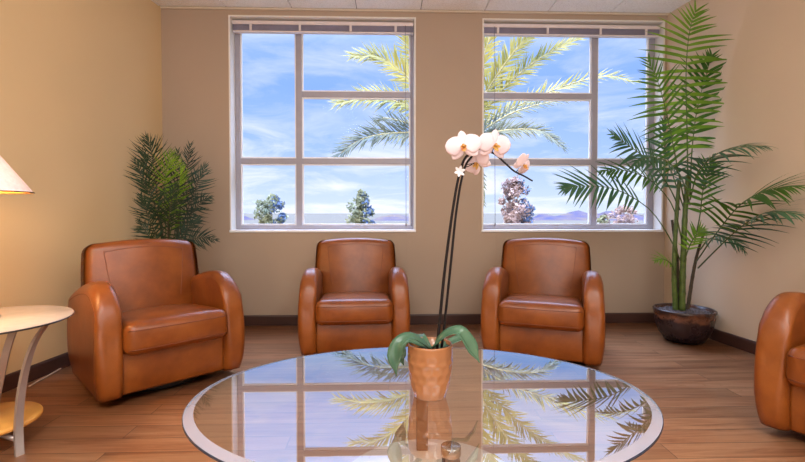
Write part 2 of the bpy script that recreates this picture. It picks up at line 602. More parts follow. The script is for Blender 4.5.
# ------------------------------------------------------------------ windows
YF = YB + WT                       # plane of the frames
def window(num, wx, vx, side_left_frame, side_right_frame, upper, white_sash):
    w = empty('window_%d' % num, ((wx[0] + wx[1]) / 2, YB, WZ[0]), kind='structure')
    L = Vector(w.location)
    def B(name, parts, mat, parent=w, bev=0.003):
        m = MB()
        for lo, hi in parts:
            m.box(Vector(lo) - L, Vector(hi) - L, bev)
        return m.build(name, mat, parent)
    x0, x1 = wx; z0, z1 = WZ
    t = 0.012
    # white lining of the opening, standing a little proud of the wall
    B('window_reveal', [((x0 - 0.002, YB - 0.006, z0), (x0 + t, YF + 0.08, z1)), ((x1 - t, YB - 0.006, z0), (x1 + 0.002, YF + 0.08, z1)),
                        ((x0 + t, YB - 0.006, z1 - t), (x1 - t, YF + 0.08, z1))], M['reveal'])
    B('window_sill', [((x0 - 0.004, YB - 0.016, z0 - 0.006), (x1 + 0.004, YF + 0.08, z0 + 0.016))], M['white'], bev=0.005)
    # perimeter frame
    fl, fr = side_left_frame, side_right_frame
    B('window_frame', [((x0 + t, YF - 0.02, z0 + 0.016), (x0 + t + fl, YF + 0.05, z1 - t)), ((x1 - t - fr, YF - 0.02, z0 + 0.016), (x1 - t, YF + 0.05, z1 - t)),
                       ((x0 + t + fl, YF - 0.02, z1 - 0.06), (x1 - t - fr, YF + 0.05, z1 - t)), ((x0 + t + fl, YF - 0.02, z0 + 0.016), (x1 - t - fr, YF + 0.05, z0 + 0.058))], M['alum'])
    zt = at(300, 161.3, YF).z      # lower transom
    zu = at(300, 94.6, YF).z       # upper transom
    B('mullion', [((vx - 0.027, YF - 0.025, z0 + 0.05), (vx + 0.027, YF + 0.045, z1 - 0.05))], M['alum'])
    B('transom', [((x0 + t + fl, YF - 0.023, zt - 0.026), (x1 - t - fr, YF + 0.045, zt + 0.026))], M['alum'])
    ua, ub = (vx, x1 - t - fr) if upper == 'right' else (x0 + t + fl, vx)
    B('transom', [((ua, YF - 0.022, zu - 0.026), (ub, YF + 0.045, zu + 0.026))], M['alum'])
    # bright glazing beads and panes
    sides = [(x0 + t + fl, vx - 0.027, 'left'), (vx + 0.027, x1 - t - fr, 'right')]
    for a, b, s in sides:
        rows = [(z0 + 0.058, zt - 0.026)]
        if s == upper:
            rows += [(zt + 0.026, zu - 0.026), (zu + 0.026, z1 - 0.06)]
        else:
            rows += [(zt + 0.026, z1 - 0.06)]
        for c, d in rows:
            k = 0.014
            bead = B('glazing_bead', [((a, YF - 0.008, c), (a + k, YF + 0.02, d)), ((b - k, YF - 0.008, c), (b, YF + 0.02, d)),
                                      ((a + k, YF - 0.008, c), (b - k, YF + 0.02, c + k)), ((a + k, YF - 0.008, d - k), (b - k, YF + 0.02, d))], M['white'], bev=0.002)
            m = MB()
            m.face([m.v(Vector(p) - L) for p in ((a + k / 2, YF + 0.012, c + k / 2), (b - k / 2, YF + 0.012, c + k / 2), (b - k / 2, YF + 0.012, d - k / 2), (a + k / 2, YF + 0.012, d - k / 2))])
            m.build('pane', M['pane'], w)
    return w
window(1, W1, at(299.3, 120, YF).x, 0.045, 0.03, 'right', 0)
window(2, W2, at(593.5, 120, YF).x, 0.02, 0.055, 'left', 0)

def blind(wx, cord_px, labl, brackets):
    yb = YB + 0.07
    o = empty('window_blind', ((wx[0] + wx[1]) / 2, yb, WZ[1] - 0.012), 0, labl, 'blind', 'raised mini blinds')
    L = Vector(o.location)
    a, b = wx[0] + 0.018 - L.x, wx[1] - 0.018 - L.x
    m = MB(); m.box((a, -0.028, -0.050), (b, 0.028, -0.016), 0.003); m.build('headrail', M['blind_lt'], o)
    m = MB()
    for k in range(12):
        z = -0.053 - k * 0.0045
        m.box((a + 0.004, -0.024 + 0.0015 * (k % 2), z - 0.0026), (b - 0.004, 0.024, z))
    m.build('slat_stack', M['blind'], o)
    m = MB(); m.box((a + 0.002, -0.026, -0.120), (b - 0.002, 0.026, -0.108), 0.003); m.build('bottom_rail', M['blind_lt'], o)
    for f in brackets:
        x = a + (b - a) * f
        m = MB(); m.box((x - 0.010, -0.031, -0.108), (x + 0.012, -0.0255, -0.050), 0.001); m.build('ladder_clip', M['blind_lt'], o)
    for px in cord_px:
        top = at(px, 34, yb - 0.035); bot = at(px + 0.6, 224, yb - 0.035)
        c = MB(); c.tube([Vector((top.x, yb - 0.035, WZ[1] - 0.06)) - L, top - L, (top + bot) / 2 - L, bot - L], 0.0022, 5)
        co = c.build('pull_cord', M['cord'], o)
        c = MB(); c.lathe([(0, 0.03), (0.005, 0.026), (0.009, 0.004), (0.007, 0), (0, 0)], 10, bot - L + Vector((0, 0, -0.02)))
        c.build('tassel', M['cord'], co)
    return o
blind(W1, (405.5, 411), 'raised mauve mini blind bunched above the left window', (0.10, 0.37, 0.65, 0.9))
blind(W2, (494.5,), 'raised mauve mini blind bunched above the right window', (0.08, 0.36, 0.66, 0.92))

# ------------------------------------------------------------------ armchairs
def smooth01(t):
    t = max(0.0, min(1.0, t))
    return t * t * (3 - 2 * t)

def make_chair():
    root = empty('armchair', (0, 0, 0))
    # swivel plinth
    m = MB(); m.lathe([(0, 0.0), (0.30, 0.0), (0.31, 0.012), (0.31, 0.045), (0.0, 0.045)], 40, (0, 0.02, 0))
    m.build('plinth', M['plinth'], root)
    # base body between the arms
    def fb(p):
        p = p.copy()
        zn = (p.z + 0.115) / 0.23
        p.y -= 0.012 * sin(pi * max(0, min(1, zn))) if p.y < 0 else 0
        return p + Vector((0, -0.01, 0.16))
    m = MB(); m.soft_box((0.290, 0.330, 0.118), 0.016, (8, 8, 6), fb); m.build('base_panel', M['leather'], root)
    # seat cushion
    def fs(p):
        u, w = p.x / 0.288, p.y / 0.33
        k = max(0, 1 - u * u) * max(0, 1 - w * w)
        q = p.copy()
        if p.z > 0: q.z += 0.022 * k ** 0.7
        q.z -= 0.075 * (p.y + 0.33)
        if p.y < 0: q.y -= 0.016 * max(0, 1 - u * u) * max(0, 1 - (p.z / 0.09) ** 2)
        return q + Vector((0, -0.105, 0.358))
    m = MB(); m.soft_box((0.288, 0.33, 0.090), 0.050, (12, 10, 4), fs); cu = m.build('seat_cushion', M['leather'], root)
    m = MB()
    for zz in (0.05, -0.055):
        pts = [fs(Vector((-0.274, -0.318, zz)))] + [fs(Vector((x, -0.3295, zz))) for x in [-0.242 + 0.484 * k / 14 for k in range(15)]] + [fs(Vector((0.274, -0.318, zz)))]
        m.tube(pts, 0.0028, 6)
    m.build('piping', M['seam'], cu)
    # arms
    def top(t):
        if t < 0.30:
            return 0.42 + 0.240 * sqrt(max(0, 1 - ((0.30 - t) / 0.30) ** 2))
        return 0.66 - 0.13 * (max(0, t - 0.30) / 0.70) ** 1.6
    for s in (-1, 1):
        def fa(p, s=s):
            t = (p.y + 0.38) / 0.76
            zn = (p.z + 0.31) / 0.62
            u = s * p.x / 0.062              # +1 outer
            tt = max(0, min(1, t))
            z = max(0.045, 0.045 + (zn * 1.075 - 0.075) * (top(tt) - 0.045))
            z -= 0.022 * max(0, (u + 1) / 2) ** 2.2 * smooth01((zn - 0.62) / 0.38)
            z -= 0.012 * max(0, (1 - u) / 2) ** 3 * smooth01((zn - 0.62) / 0.38)
            x = p.x
            if u > -0.2:
                x += s * ((u + 0.2) / 1.2) * (0.012 * sin(pi * min(1, zn)) - 0.012 * (1 - smooth01(zn / 0.35)))
            y = p.y
            y -= 0.02 * sin(pi * min(1, zn * 1.1)) * (1 - smooth01(t / 0.5))
            if t > 0.8: y -= 0.05 * (1 - smooth01(zn / 0.3)) * (t - 0.8) / 0.2
            if t < 0.2: y += 0.018 * (1 - smooth01(zn / 0.2))
            return Vector((x + s * 0.346, y - 0.005, z))
        m = MB(); m.soft_box((0.062, 0.38, 0.31), 0.042, (6, 26, 16), fa); ar = m.build('arm', M['leather'], root)
        m = MB()
        for u in (0.94, -0.90):
            path = [Vector((s * u * 0.062, -0.358, -0.29 + 0.58 * k / 16)) for k in range(17)]
            path += [Vector((s * u * 0.062, -0.345 + 0.66 * k / 20, 0.300)) for k in range(21)]
            if u > 0:
                path = [Vector((s * 0.0605, -0.335, -0.29 + 0.56 * k / 16)) for k in range(17)] + [Vector((s * 0.0605, -0.315 + 0.62 * k / 20, 0.262)) for k in range(21)]
                m.tube([fa(p) + Vector((s * 0.001, 0, 0)) for p in path], 0.0028, 5)
        m.build('piping', M['seam'], ar)
    # back
    tilt = radians(9)
    def fk(p):
        zn = (p.z + 0.36) / 0.72
        u = p.x / 0.342
        q = p.copy()
        q.x *= 1 + 0.035 * sin(pi * max(0, min(1, (zn - 0.2) / 0.8))) - 0.008 * smooth01((zn - 0.75) / 0.25)
        if p.z > 0: q.z += 0.024 * (1 - u * u) * smooth01((zn - 0.5) / 0.5)
        q.y += (0.05 * u * u if p.y < 0 else -0.06 * u * u)      # crowned front, rounded rear
        if p.y < 0: q.y -= 0.02 * max(0, 1 - u * u) * sin(pi * max(0, min(1, zn)))
        q = Matrix.Rotation(-tilt, 3, 'X') @ (q + Vector((0, 0, 0.36)))
        return q + Vector((0, 0.185, 0.12))
    m = MB(); m.soft_box((0.342, 0.105, 0.36), 0.05, (14, 4, 16), fk); bk = m.build('backrest', M['leather'], root)
    m = MB()
    yy = -0.1035
    for s in (-1, 1):
        m.tube([fk(Vector((s * (0.195 + 0.045 * k / 16), yy, -0.02 + 0.315 * k / 16))) for k in range(17)], 0.003, 6)
        m.tube([fk(Vector((s * 0.24, yy, 0.295))), fk(Vector((s * 0.244, yy + 0.006, 0.322))), fk(Vector((s * 0.248, yy + 0.025, 0.345)))], 0.003, 6)
    m.tube([fk(Vector((-0.24 + 0.48 * k / 20, yy, 0.295 + 0.010 * sin(pi * k / 20)))) for k in range(21)], 0.003, 6)
    m.build('piping', M['seam'], bk)
    return root


CH = [
    (cam2room(-1.600, 2.945), 44, (1.0, 1.0, 1.02), 'tan leather armchair in front of the dark bushy palm, its front turned to the right'),
    (cam2room(-0.375, 3.61), 3, (0.955, 0.97, 0.98), 'tan leather armchair under the left window, squarely facing the room'),
    (cam2room(1.075, 3.465), -22, (0.98, 0.97, 0.99), 'tan leather armchair under the right window, between the orchid and the tall potted palm'),
    (cam2room(2.250, 2.055), -58, (1.0, 1.0, 1.02), 'tan leather armchair cut off by the right edge, beside the right wall'),
]
proto = make_chair()
for k, ((x, y), rz, sc, lb) in enumerate(CH):
    o = proto if k == 0 else copy_tree(proto)
    o.location = (x, y, 0)
    o.rotation_euler = (0, 0, radians(rz))
    o.scale = sc
    tag(o, lb, 'armchair', 'tan leather armchairs around the glass table')

# ------------------------------------------------------------------ glass coffee table
TZ = 0.452
tx, ty = cam2room(0.066, 1.535)
tc = Vector((tx, ty, 0))
TR, TRY = 0.766, 0.552
tbl = empty('coffee_table', tc, 0, 'large oval glass coffee table standing on the wood floor, carrying the orchid', 'coffee table')
m = MB()
th = 0.014
m.lathe([(0, TZ), (TR - 0.031, TZ)], 128, mats=[0])
m.lathe([(TR - 0.031, TZ), (TR - 0.002, TZ - 0.0065)], 128, mats=[3])
m.lathe([(TR - 0.002, TZ - 0.0065), (TR, TZ - 0.008), (TR, TZ - th + 0.001), (TR - 0.002, TZ - th)], 128, mats=[2, 2, 2])
m.lathe([(TR - 0.002, TZ - th), (0, TZ - th)], 128, mats=[1])
for v_ in m.bm.verts:                # oval: keep the rim the same width all round
    r_ = sqrt(v_.co.x ** 2 + v_.co.y ** 2)
    if r_ > 1e-6:
        v_.co.y *= (TRY - (TR - r_)) / r_ if r_ > TR - 0.05 else TRY / TR
bmesh.ops.recalc_face_normals(m.bm, faces=list(m.bm.faces))
for f in m.bm.faces:
    c = f.calc_center_median()
    if (abs(c.z - TZ) < 1e-4 and f.normal.z < 0) or (c.z > TZ - 0.006 and f.normal.z < 0):
        f.normal_flip()
    f.smooth = False
gl = m.build('glass_top', [M['table_glass'], M['clear'], M['edge'], M['bevel']], tbl)
def rel(p): return Vector(p) - tc
far = atz(422.5, 447, 0.16); near = atz(452.5, 453.5, TZ - 0.02)
posts = [rel((far.x, far.y + 0.03, 0)), rel((near.x, near.y + 0.03, 0))]
for p in posts:
    m = MB(); m.box((p.x - 0.022, p.y - 0.022, 0.14), (p.x + 0.022, p.y + 0.022, TZ - th - 0.028), 0.003)
    po = m.build('post', M['walnut'], tbl)
    m = MB(); m.lathe([(0, TZ - th - 0.028), (0.025, TZ - th - 0.028), (0.027, TZ - th - 0.024), (0.027, TZ - th - 0.002), (0.025, TZ - th), (0, TZ - th)], 24, (p.x, p.y, 0))
    m.build('glass_mount', M['chrome'], po)
m = MB(); cB = Vector((0.03, -0.02, 0))
m.lathe([(0, 0.03), (0.31, 0.03), (0.33, 0.045), (0.33, 0.128), (0.32, 0.14), (0, 0.14)], 72, cB)
m.build('base_disc', M['pale_wood'], tbl)
for a in range(4):
    m = MB(); x, y = 0.24 * cos(pi / 4 + a * pi / 2), 0.24 * sin(pi / 4 + a * pi / 2)
    m.lathe([(0, 0), (0.03, 0), (0.03, 0.03), (0, 0.03)], 16, cB + Vector((x, y, 0)))
    m.build('foot', M['plinth'], tbl)

# ------------------------------------------------------------------ orchid
pc = atz(431.5, 402.5, TZ)
pc = Vector((pc.x, pc.y + 0.055, TZ))
YO = pc.y
orc = empty('potted_orchid', pc, 0, 'white moth orchid in a faceted tan ceramic pot on the glass table', 'orchid')
R_ = lambda p: Vector(p) - pc
H = 0.178
prof = [(0, 0), (0.046, 0), (0.053, 0.004), (0.0645, 0.04), (0.0715, 0.08), (0.0755, 0.12), (0.0745, 0.15), (0.0735, H - 0.004), (0.0715, H), (0.069, H - 0.003), (0.068, 0.145), (0.0, 0.145)]
m = MB()
n = 80
rings = []
fine = []
for (r0, z0), (r1, z1) in zip(prof, prof[1:]):
    st = 6 if 0.003 < z0 and r0 > 0.055 and z1 > z0 and z1 < H - 0.002 else 1
    for q in range(st):
        fine.append((r0 + (r1 - r0) * q / st, z0 + (z1 - z0) * q / st))
fine.append(prof[-1])
outer_done = False
for k, (r0, z0) in enumerate(fine):
    if abs(z0 - H) < 1e-6: outer_done = True
    ring = []
    if r0 < 1e-6:
        rings.append([m.v((0, 0, z0))]); continue
    for j in range(n):
        a = 2 * pi * j / n
        d = 0
        if not outer_done and 0.004 < z0 < 0.15:
            rowz = z0 / 0.030
            row = int(rowz)
            ph = (a / (2 * pi) * 14 + 0.5 * (row % 2)) % 1.0
            fz = rowz - row
            d = -0.0042 * (sin(pi * ph)) * (sin(pi * fz)) * min(1, (0.155 - z0) / 0.03)
        ring.append(m.v(((r0 + d) * cos(a), (r0 + d) * sin(a), z0)))
    rings.append(ring)
for a, b in zip(rings, rings[1:]):
    for j in range(n):
        j2 = (j + 1) % n
        if len(a) == 1: m.face([a[0], b[j2], b[j]])
        elif len(b) == 1: m.face([a[j], a[j2], b[0]])
        else: m.face([a[j], a[j2], b[j2], b[j]])
bmesh.ops.recalc_face_normals(m.bm, faces=list(m.bm.faces))
pot = m.build('pot', M['pot'], orc)
m = MB(); m.lathe([(0.0665, 0.147), (0.05, 0.152), (0.03, 0.156), (0, 0.157)], 32); m.build('bark_mix', M['bark'], orc)

def strap_leaf(pts, w, up=Vector((0, -0.4, 1)), n=18, fold=0.25, name='leaf', mat='orchid_leaf'):
    c = curve(pts, n)
    m = MB()
    rows = []
    for k, p in enumerate(c):
        t = (c[min(k + 1, n)] - c[max(k - 1, 0)]).normalized()
        s = t.cross(up)
        if s.length < 1e-3: s = t.cross(Vector((1, 0, 0)))
        s.normalize()
        nn = s.cross(t).normalized()
        f = k / n
        ww = w * (0.45 + 0.55 * sin(pi * min(1, f * 1.1) * 0.5 + 0)) * (1 - smooth01((f - 0.72) / 0.28) ** 1.4 * 0.96)
        rows.append([m.v(p + s * ww * q + nn * ww * fold * (abs(q) * 2 - 0.5)) for q in (-0.5, -0.27, 0, 0.27, 0.5)])
    for a, b in zip(rows, rows[1:]):
        for j in range(4):
            m.face([a[j], a[j + 1], b[j + 1], b[j]])
    o = m.build(name, M[mat], orc)
    md = o.modifiers.new('thick', 'SOLIDIFY'); md.thickness = 0.0025
    return o
A = lambda px, py, dy=0.0: R_(at(px, py, YO + dy))
root_ = A(431, 349)
strap_leaf([root_, A(424, 343, -0.02), A(411, 336.5, -0.045), A(399, 343, -0.06), A(394.5, 358, -0.065), A(396.5, 376, -0.065)], 0.050)
strap_leaf([root_, A(420, 344, 0.01), A(409, 340, 0.02), A(402, 346, 0.02), A(401, 357, 0.02), A(404, 365, 0.02)], 0.036)
strap_leaf([A(431, 349), A(436, 343, -0.02), A(447, 333.5, -0.04), A(459, 331, -0.055), A(467, 340, -0.06), A(474, 352, -0.065), A(480, 362.5, -0.065)], 0.056)
strap_leaf([A(436, 349, 0.01), A(446, 344, 0.03), A(457, 339, 0.05), A(466, 336.5, 0.06), A(473, 343, 0.065), A(478, 353, 0.07)], 0.040)
strap_leaf([A(430, 349, 0.02), A(424, 340, 0.05), A(420, 335.5, 0.08), A(419, 334, 0.11)], 0.036)

stem1 = curve([A(437, 349), A(440.5, 312), A(445, 268), A(452, 215), A(458, 180), A(464, 160), A(470, 153.5)], 40)
m = MB(); m.tube(stem1, [0.0054 - 0.0016 * k / 40 for k in range(41)], 8); m.build('stem', M['orchid_stem'], orc)
stem2 = curve([A(441.5, 349, 0.015), A(446, 310, 0.01), A(451, 262, 0.0), A(456, 214, 0.006), A(461.5, 180, 0.012), A(468, 161, 0.02), A(480, 152, 0.015), A(493, 153, 0.0), A(505, 163, -0.005), A(514, 171, -0.005), A(524, 176, 0.0), A(532.5, 181, 0.005)], 60)
m = MB(); m.tube(stem2, [0.0046 - 0.0020 * k / 60 for k in range(61)], 8); m.build('stem', M['orchid_stem'], orc)
m = MB()
m.tube(curve([A(463, 168), A(469, 166), A(474, 163)], 8), 0.0016, 6); m.build('stem', M['orchid_stem'], orc)

def petal_mesh(m, length, width, cup, base, dirv, nrm, power=0.55, n=10, k=7, wave=0.0):
    side = dirv.cross(nrm).normalized()
    rows = []
    for i in range(n + 1):
        f = i / n
        g_ = min(1, max(0, f)) ** power
        w = width * sqrt(max(0, 1 - (2 * g_ - 1) ** 2)) * (0.35 + 0.65 * smooth01(f / 0.35)) * 0.5
        w = max(w, 0.001)
        row = []
        for j in range(k):
            u = j / (k - 1) * 2 - 1
            p = base + dirv * length * f + side * w * u + nrm * (cup * f * f * length - 0.18 * w * u * u + wave * sin(6 * f + 3 * u) * width)
            row.append(m.v(p))
        rows.append(row)
    for a, b in zip(rows, rows[1:]):
        for j in range(k - 1):
            m.face([a[j], a[j + 1], b[j + 1], b[j]])

def orchid_flower(c, normal, s, roll=0.0):
    nrm = Vector(normal).normalized()
    ux = Vector((0, 0, 1)).cross(nrm).normalized()
    uz = nrm.cross(ux).normalized()
    ux, uz = ux * cos(roll) + uz * sin(roll), uz * cos(roll) - ux * sin(roll)
    m = MB()
    P = lambda a: (ux * sin(a) + uz * cos(a)).normalized()
    # three sepals behind, two broad petals in front
    for a in (0, radians(128), radians(-128)):
        petal_mesh(m, 0.052 * s, 0.034 * s, -0.12, c + P(a) * 0.002 - nrm * 0.002, P(a), nrm, 0.75)
    for a in (radians(78), radians(-78)):
        petal_mesh(m, 0.060 * s, 0.066 * s, -0.06, c + P(a) * 0.001 + nrm * 0.002, P(a), nrm, 0.72, 12, 9)
    fl = m.build('flower', M['petal'], orc)
    md = fl.modifiers.new('thick', 'SOLIDIFY'); md.thickness = 0.0008
    m = MB()
    petal_mesh(m, 0.026 * s, 0.018 * s, 0.5, c + nrm * 0.004, (P(pi) * 0.8 + nrm * 0.6).normalized(), nrm, 0.7)
    for a in (radians(115), radians(-115)):
        petal_mesh(m, 0.018 * s, 0.012 * s, 0.5, c + nrm * 0.004, (P(a) * 0.6 + nrm * 0.8).normalized(), nrm, 0.7, 6, 5)
    m.tube([c + nrm * 0.002, c + nrm * 0.012 + P(0) * 0.003, c + nrm * 0.017 + P(pi) * 0.002], [0.004 * s, 0.005 * s, 0.003 * s], 8)
    m.build('lip', M['lip'], fl)
    return fl
orchid_flower(A(463.5, 146.5, -0.035), (-0.18, -1, 0.0), 0.98, 0.16)
orchid_flower(A(494.5, 145.5, -0.03), (0.22, -1, -0.1), 0.98, -0.12)
orchid_flower(A(523, 165, -0.01), (0.72, -0.8, -0.55), 0.78, -0.5)
orchid_flower(A(477, 163, 0.012), (-0.55, -0.75, -0.35), 0.86, 0.5)
for b, t in (((494, 148, -0.02), (492, 153.5, 0.0)), ((463.5, 148, -0.025), (468, 155, 0.0)), ((524, 166, 0.0), (516, 172, -0.003)), ((478, 164, 0.015), (466, 165, 0.012))):
    m = MB(); m.tube(curve([A(*t), (A(*t) + A(*b)) / 2 + Vector((0, 0.004, 0.003)), A(*b)], 6), 0.0014, 6); m.build('flower_stalk', M['orchid_stem'], orc)
# little white blossom below
m = MB()
c = A(459.5, 171.5, -0.012)
for k in range(6):
    a = k * pi / 3 + 0.3
    petal_mesh(m, 0.020, 0.010, 0.15, c, Vector((cos(a), -0.35, sin(a))).normalized(), Vector((0, -1, 0.1)), 0.8, 6, 5)
m.build('bud', M['bud'], orc)

# ------------------------------------------------------------------ palms and fronds
def frond(path, n, L, w, ang0=62, ang1=26, droop=0.25, nrm=(0, -1, 0.3), t0=0.15, mats=('kentia', 'cane'), parent=None, off=Vector((0, 0, 0)),
          rad=0.006, prof='full', v=0.0, jit=0.12, sides=(1, 1), segs=5, curl=0.0, apow=1.3):
    c = curve(path, 60)
    m = MB()
    m.mi = 1
    m.tube([p - off for p in c[::4]], [rad * (1 - 0.75 * k / 15) for k in range(16)], 5)
    m.mi = 0
    N0 = Vector(nrm).normalized()
    for k in range(n):
        f = t0 + (1 - t0) * (k + 0.5) / n
        i = min(59, int(f * 60))
        p = c[i].lerp(c[i + 1], f * 60 - i)
        T = (c[min(60, i + 2)] - c[max(0, i - 1)]).normalized()
        N = (N0 - T * N0.dot(T)).normalized()
        Bn = T.cross(N).normalized()
        g = (f - t0) / (1 - t0)
        if prof == 'full':
            ll = L * (0.62 + 0.38 * sin(pi * min(1, g * 1.25))) * (1 - 0.55 * smooth01((g - 0.6) / 0.4))
        elif prof == 'even':
            ll = L * (0.7 + 0.3 * sin(pi * g)) * (1 - 0.35 * g)
        else:
            ll = L * (0.45 + 0.55 * sin(pi * min(1, 0.15 + g)))
        ang = radians(ang0 + (ang1 - ang0) * g ** apow)
        for sd in (-1, 1):
            if sides[0 if sd < 0 else 1] == 0 or random.random() > sides[0 if sd < 0 else 1]:
                continue
            a = ang + random.uniform(-jit, jit)
            d = (Bn * sd * sin(a) + T * cos(a) + N * (v + random.uniform(-jit, jit))).normalized()
            lf = ll * random.uniform(0.88, 1.08)
            pts, ws, wd = [], [], []
            q = p.copy()
            dd = d.copy()
            for s_ in range(segs + 1):
                fs_ = s_ / segs
                pts.append(q - off)
                ws.append(w * (1 - 0.45 * g * g) * (sin(pi * min(1, 0.10 + 0.90 * fs_) ** 0.62) * 0.92 + 0.02) if fs_ < 1 else w * 0.04)
                wv = dd.cross(N)
                if wv.length < 1e-3: wv = T
                wd.append(wv.normalized())
                dd = (dd + Vector((0, 0, -droop / segs)) + T * curl / segs).normalized()
                q = q + dd * lf / segs
            m.ribbon(pts, ws, wd)
    if parent is not None and parent.name.split('.')[0] in ('potted_palm', 'bushy_palm'):
        for v_ in m.bm.verts:
            y_ = min(v_.co.y + off.y, YB - 0.03)
            v_.co.y = y_ - off.y
            x_ = v_.co.x + off.x
            v_.co.x = max(xl(y_) + 0.02, min(xr(y_) - 0.02, x_)) - off.x
    return m.build('frond', [M[mats[0]], M[mats[1]]], parent)

# --- tall palm at the right, in its glazed pot
ppc = atz(684, 347, 0); PB = at(684, 315, ppc.y + 0.185); PB.z = 0
palm = empty('potted_palm', PB, 0, 'tall green kentia palm in a dark glazed pot in the right corner', 'potted plant')
m = MB()
m.lathe([(x_ * 0.87, z_ * 0.90) for x_, z_ in ((0, 0), (0.15, 0), (0.168, 0.008), (0.21, 0.07), (0.238, 0.14), (0.252, 0.21), (0.257, 0.262), (0.264, 0.272), (0.264, 0.29), (0.256, 0.297), (0.240, 0.292), (0.236, 0.26), (0.232, 0.255), (0, 0.255))], 64)
m.build('pot', M['glaze'], palm)
m = MB()
rr = random.Random(3)
m.lathe([(0.203, 0.238), (0.175, 0.244), (0.09, 0.251), (0, 0.254)], 32)
for k in range(260):
    a, r0 = rr.uniform(0, 2 * pi), 0.190 * sqrt(rr.random())
    s = rr.uniform(0.008, 0.017)
    bmesh.ops.create_icosphere(m.bm, subdivisions=1, radius=s, matrix=Matrix.Translation((r0 * cos(a), r0 * sin(a), 0.254 - 0.014 * (r0 / 0.19) ** 2)) @ Matrix.Diagonal((1, rr.uniform(0.7, 1.2), 0.6, 1)))
m.build('gravel', M['gravel'], palm)
YP = PB.y
def Q(px, py, dy=0.0): return at(px, py, YP + dy * 0.72)
for pts, r0, mt in (([Q(675.5, 310), Q(674, 270), Q(676, 225), Q(679, 180)], 0.021, 'cane'),
                    ([Q(682, 310, -0.03), Q(683, 265, -0.03), Q(685, 215, -0.04), Q(688, 175, -0.05)], 0.026, 'cane'),
                    ([Q(687.5, 310, 0.03), Q(692, 280, 0.02), Q(697, 255, -0.02), Q(704, 232, -0.10)], 0.015, 'cane_dk'),
                    ([Q(679, 310, 0.06), Q(677, 260, 0.08), Q(672, 220, 0.05)], 0.015, 'cane_dk')):
    c = curve(pts, 40)
    m = MB(); m.tube([p - PB for p in c], [r0 * (1 - 0.35 * k / 40) * (1.12 if k % 5 == 0 else 1) for k in range(41)], 10)
    m.build('cane', M[mt], palm)
def PF(pts, n, L, w, **kw):
    return frond([Q(*p) for p in pts], n, L, w, parent=palm, off=PB, **kw)
FRONT = (0.05, -1, 0.25)
# main upright fronds
PF([(688, 190, -0.05), (687, 130, -0.12), (686, 75, -0.18), (689, 35, -0.2), (696, 10, -0.2)], 22, 0.41, 0.032, ang0=92, ang1=24, droop=0.42, nrm=FRONT, t0=0.16, mats=('kentia_lt', 'cane'), curl=0.2, apow=2.4, jit=0.13)
PF([(684, 200, -0.08), (676, 160, -0.22), (668, 120, -0.34), (659, 85, -0.4), (648, 60, -0.42)], 20, 0.36, 0.026, ang0=84, ang1=26, droop=0.22, apow=1.8, nrm=(0.2, -1, 0.3), t0=0.2, mats=('kentia', 'cane'))
PF([(690, 195, 0.02), (692, 150, 0.0), (697, 110, -0.05), (706, 75, -0.1), (712, 55, -0.12)], 18, 0.30, 0.032, ang0=74, ang1=26, droop=0.25, nrm=FRONT, t0=0.25, mats=('kentia', 'cane'), sides=(1, 0.8))
PF([(680, 210, -0.1), (668, 185, -0.25), (650, 162, -0.38), (628, 145, -0.45), (612, 134, -0.48)], 18, 0.25, 0.026, ang0=66, ang1=26, droop=0.3, nrm=(-0.1, -1, 0.6), t0=0.25, mats=('kentia_dk', 'cane'))
PF([(681, 262, 0.0), (668, 235, -0.12), (648, 208, -0.25), (615, 189, -0.38), (582, 186, -0.45), (563, 189, -0.48)], 19, 0.27, 0.028, ang0=64, ang1=30, droop=0.22, nrm=(-0.1, -1, 0.7), t0=0.45, mats=('kentia_dk', 'cane'))
PF([(682, 240, -0.05), (672, 205, -0.2), (650, 180, -0.3), (622, 170, -0.36), (600, 172, -0.4)], 15, 0.22, 0.026, ang0=62, ang1=30, droop=0.35, nrm=(-0.1, -0.8, 0.8), t0=0.4, mats=('kentia', 'cane'))
PF([(690, 200, -0.05), (698, 172, -0.3), (715, 155, -0.55), (740, 146, -0.75), (766, 146, -0.9)], 22, 0.30, 0.025, ang0=62, ang1=24, droop=0.6, nrm=(0, -0.6, 1), t0=0.12, mats=('kentia_dk', 'cane'))
PF([(690, 205, -0.1), (680, 175, -0.35), (664, 160, -0.5), (645, 158, -0.6), (632, 168, -0.65)], 16, 0.20, 0.026, ang0=64, ang1=26, droop=0.6, nrm=(0, -0.7, 0.9), t0=0.15, mats=('kentia_dk', 'cane'))
PF([(696, 262, -0.02), (715, 235, -0.35), (740, 205, -0.75), (768, 190, -1.0), (800, 186, -1.22)], 22, 0.32, 0.026, ang0=60, ang1=28, droop=0.45, nrm=(0, -0.8, 0.8), t0=0.3, mats=('kentia', 'cane'))
PF([(698, 268, -0.02), (718, 248, -0.4), (742, 226, -0.8), (768, 212, -1.05), (798, 214, -1.25)], 20, 0.32, 0.026, ang0=60, ang1=28, droop=0.5, nrm=(0, -0.7, 0.9), t0=0.3, mats=('kentia_dk', 'cane'))
PF([(694, 245, 0.0), (700, 215, -0.1), (703, 190, -0.18), (708, 172, -0.22), (714, 160, -0.24)], 13, 0.22, 0.027, ang0=66, ang1=26, droop=0.3, nrm=FRONT, t0=0.25, mats=('kentia', 'cane'))
PF([(700, 250, -0.08), (708, 240, -0.2), (720, 236, -0.34), (735, 241, -0.45), (745, 252, -0.5)], 14, 0.15, 0.020, ang0=60, ang1=26, droop=0.5, nrm=(0, -0.8, 0.8), t0=0.15, mats=('kentia_dk', 'cane'))
PF([(676, 275, -0.03), (671, 264, -0.1), (663, 259, -0.16), (655, 261, -0.2)], 8, 0.12, 0.020, ang0=52, ang1=22, droop=0.3, nrm=(0, -0.8, 0.8), t0=0.25, mats=('kentia_lt', 'cane'))
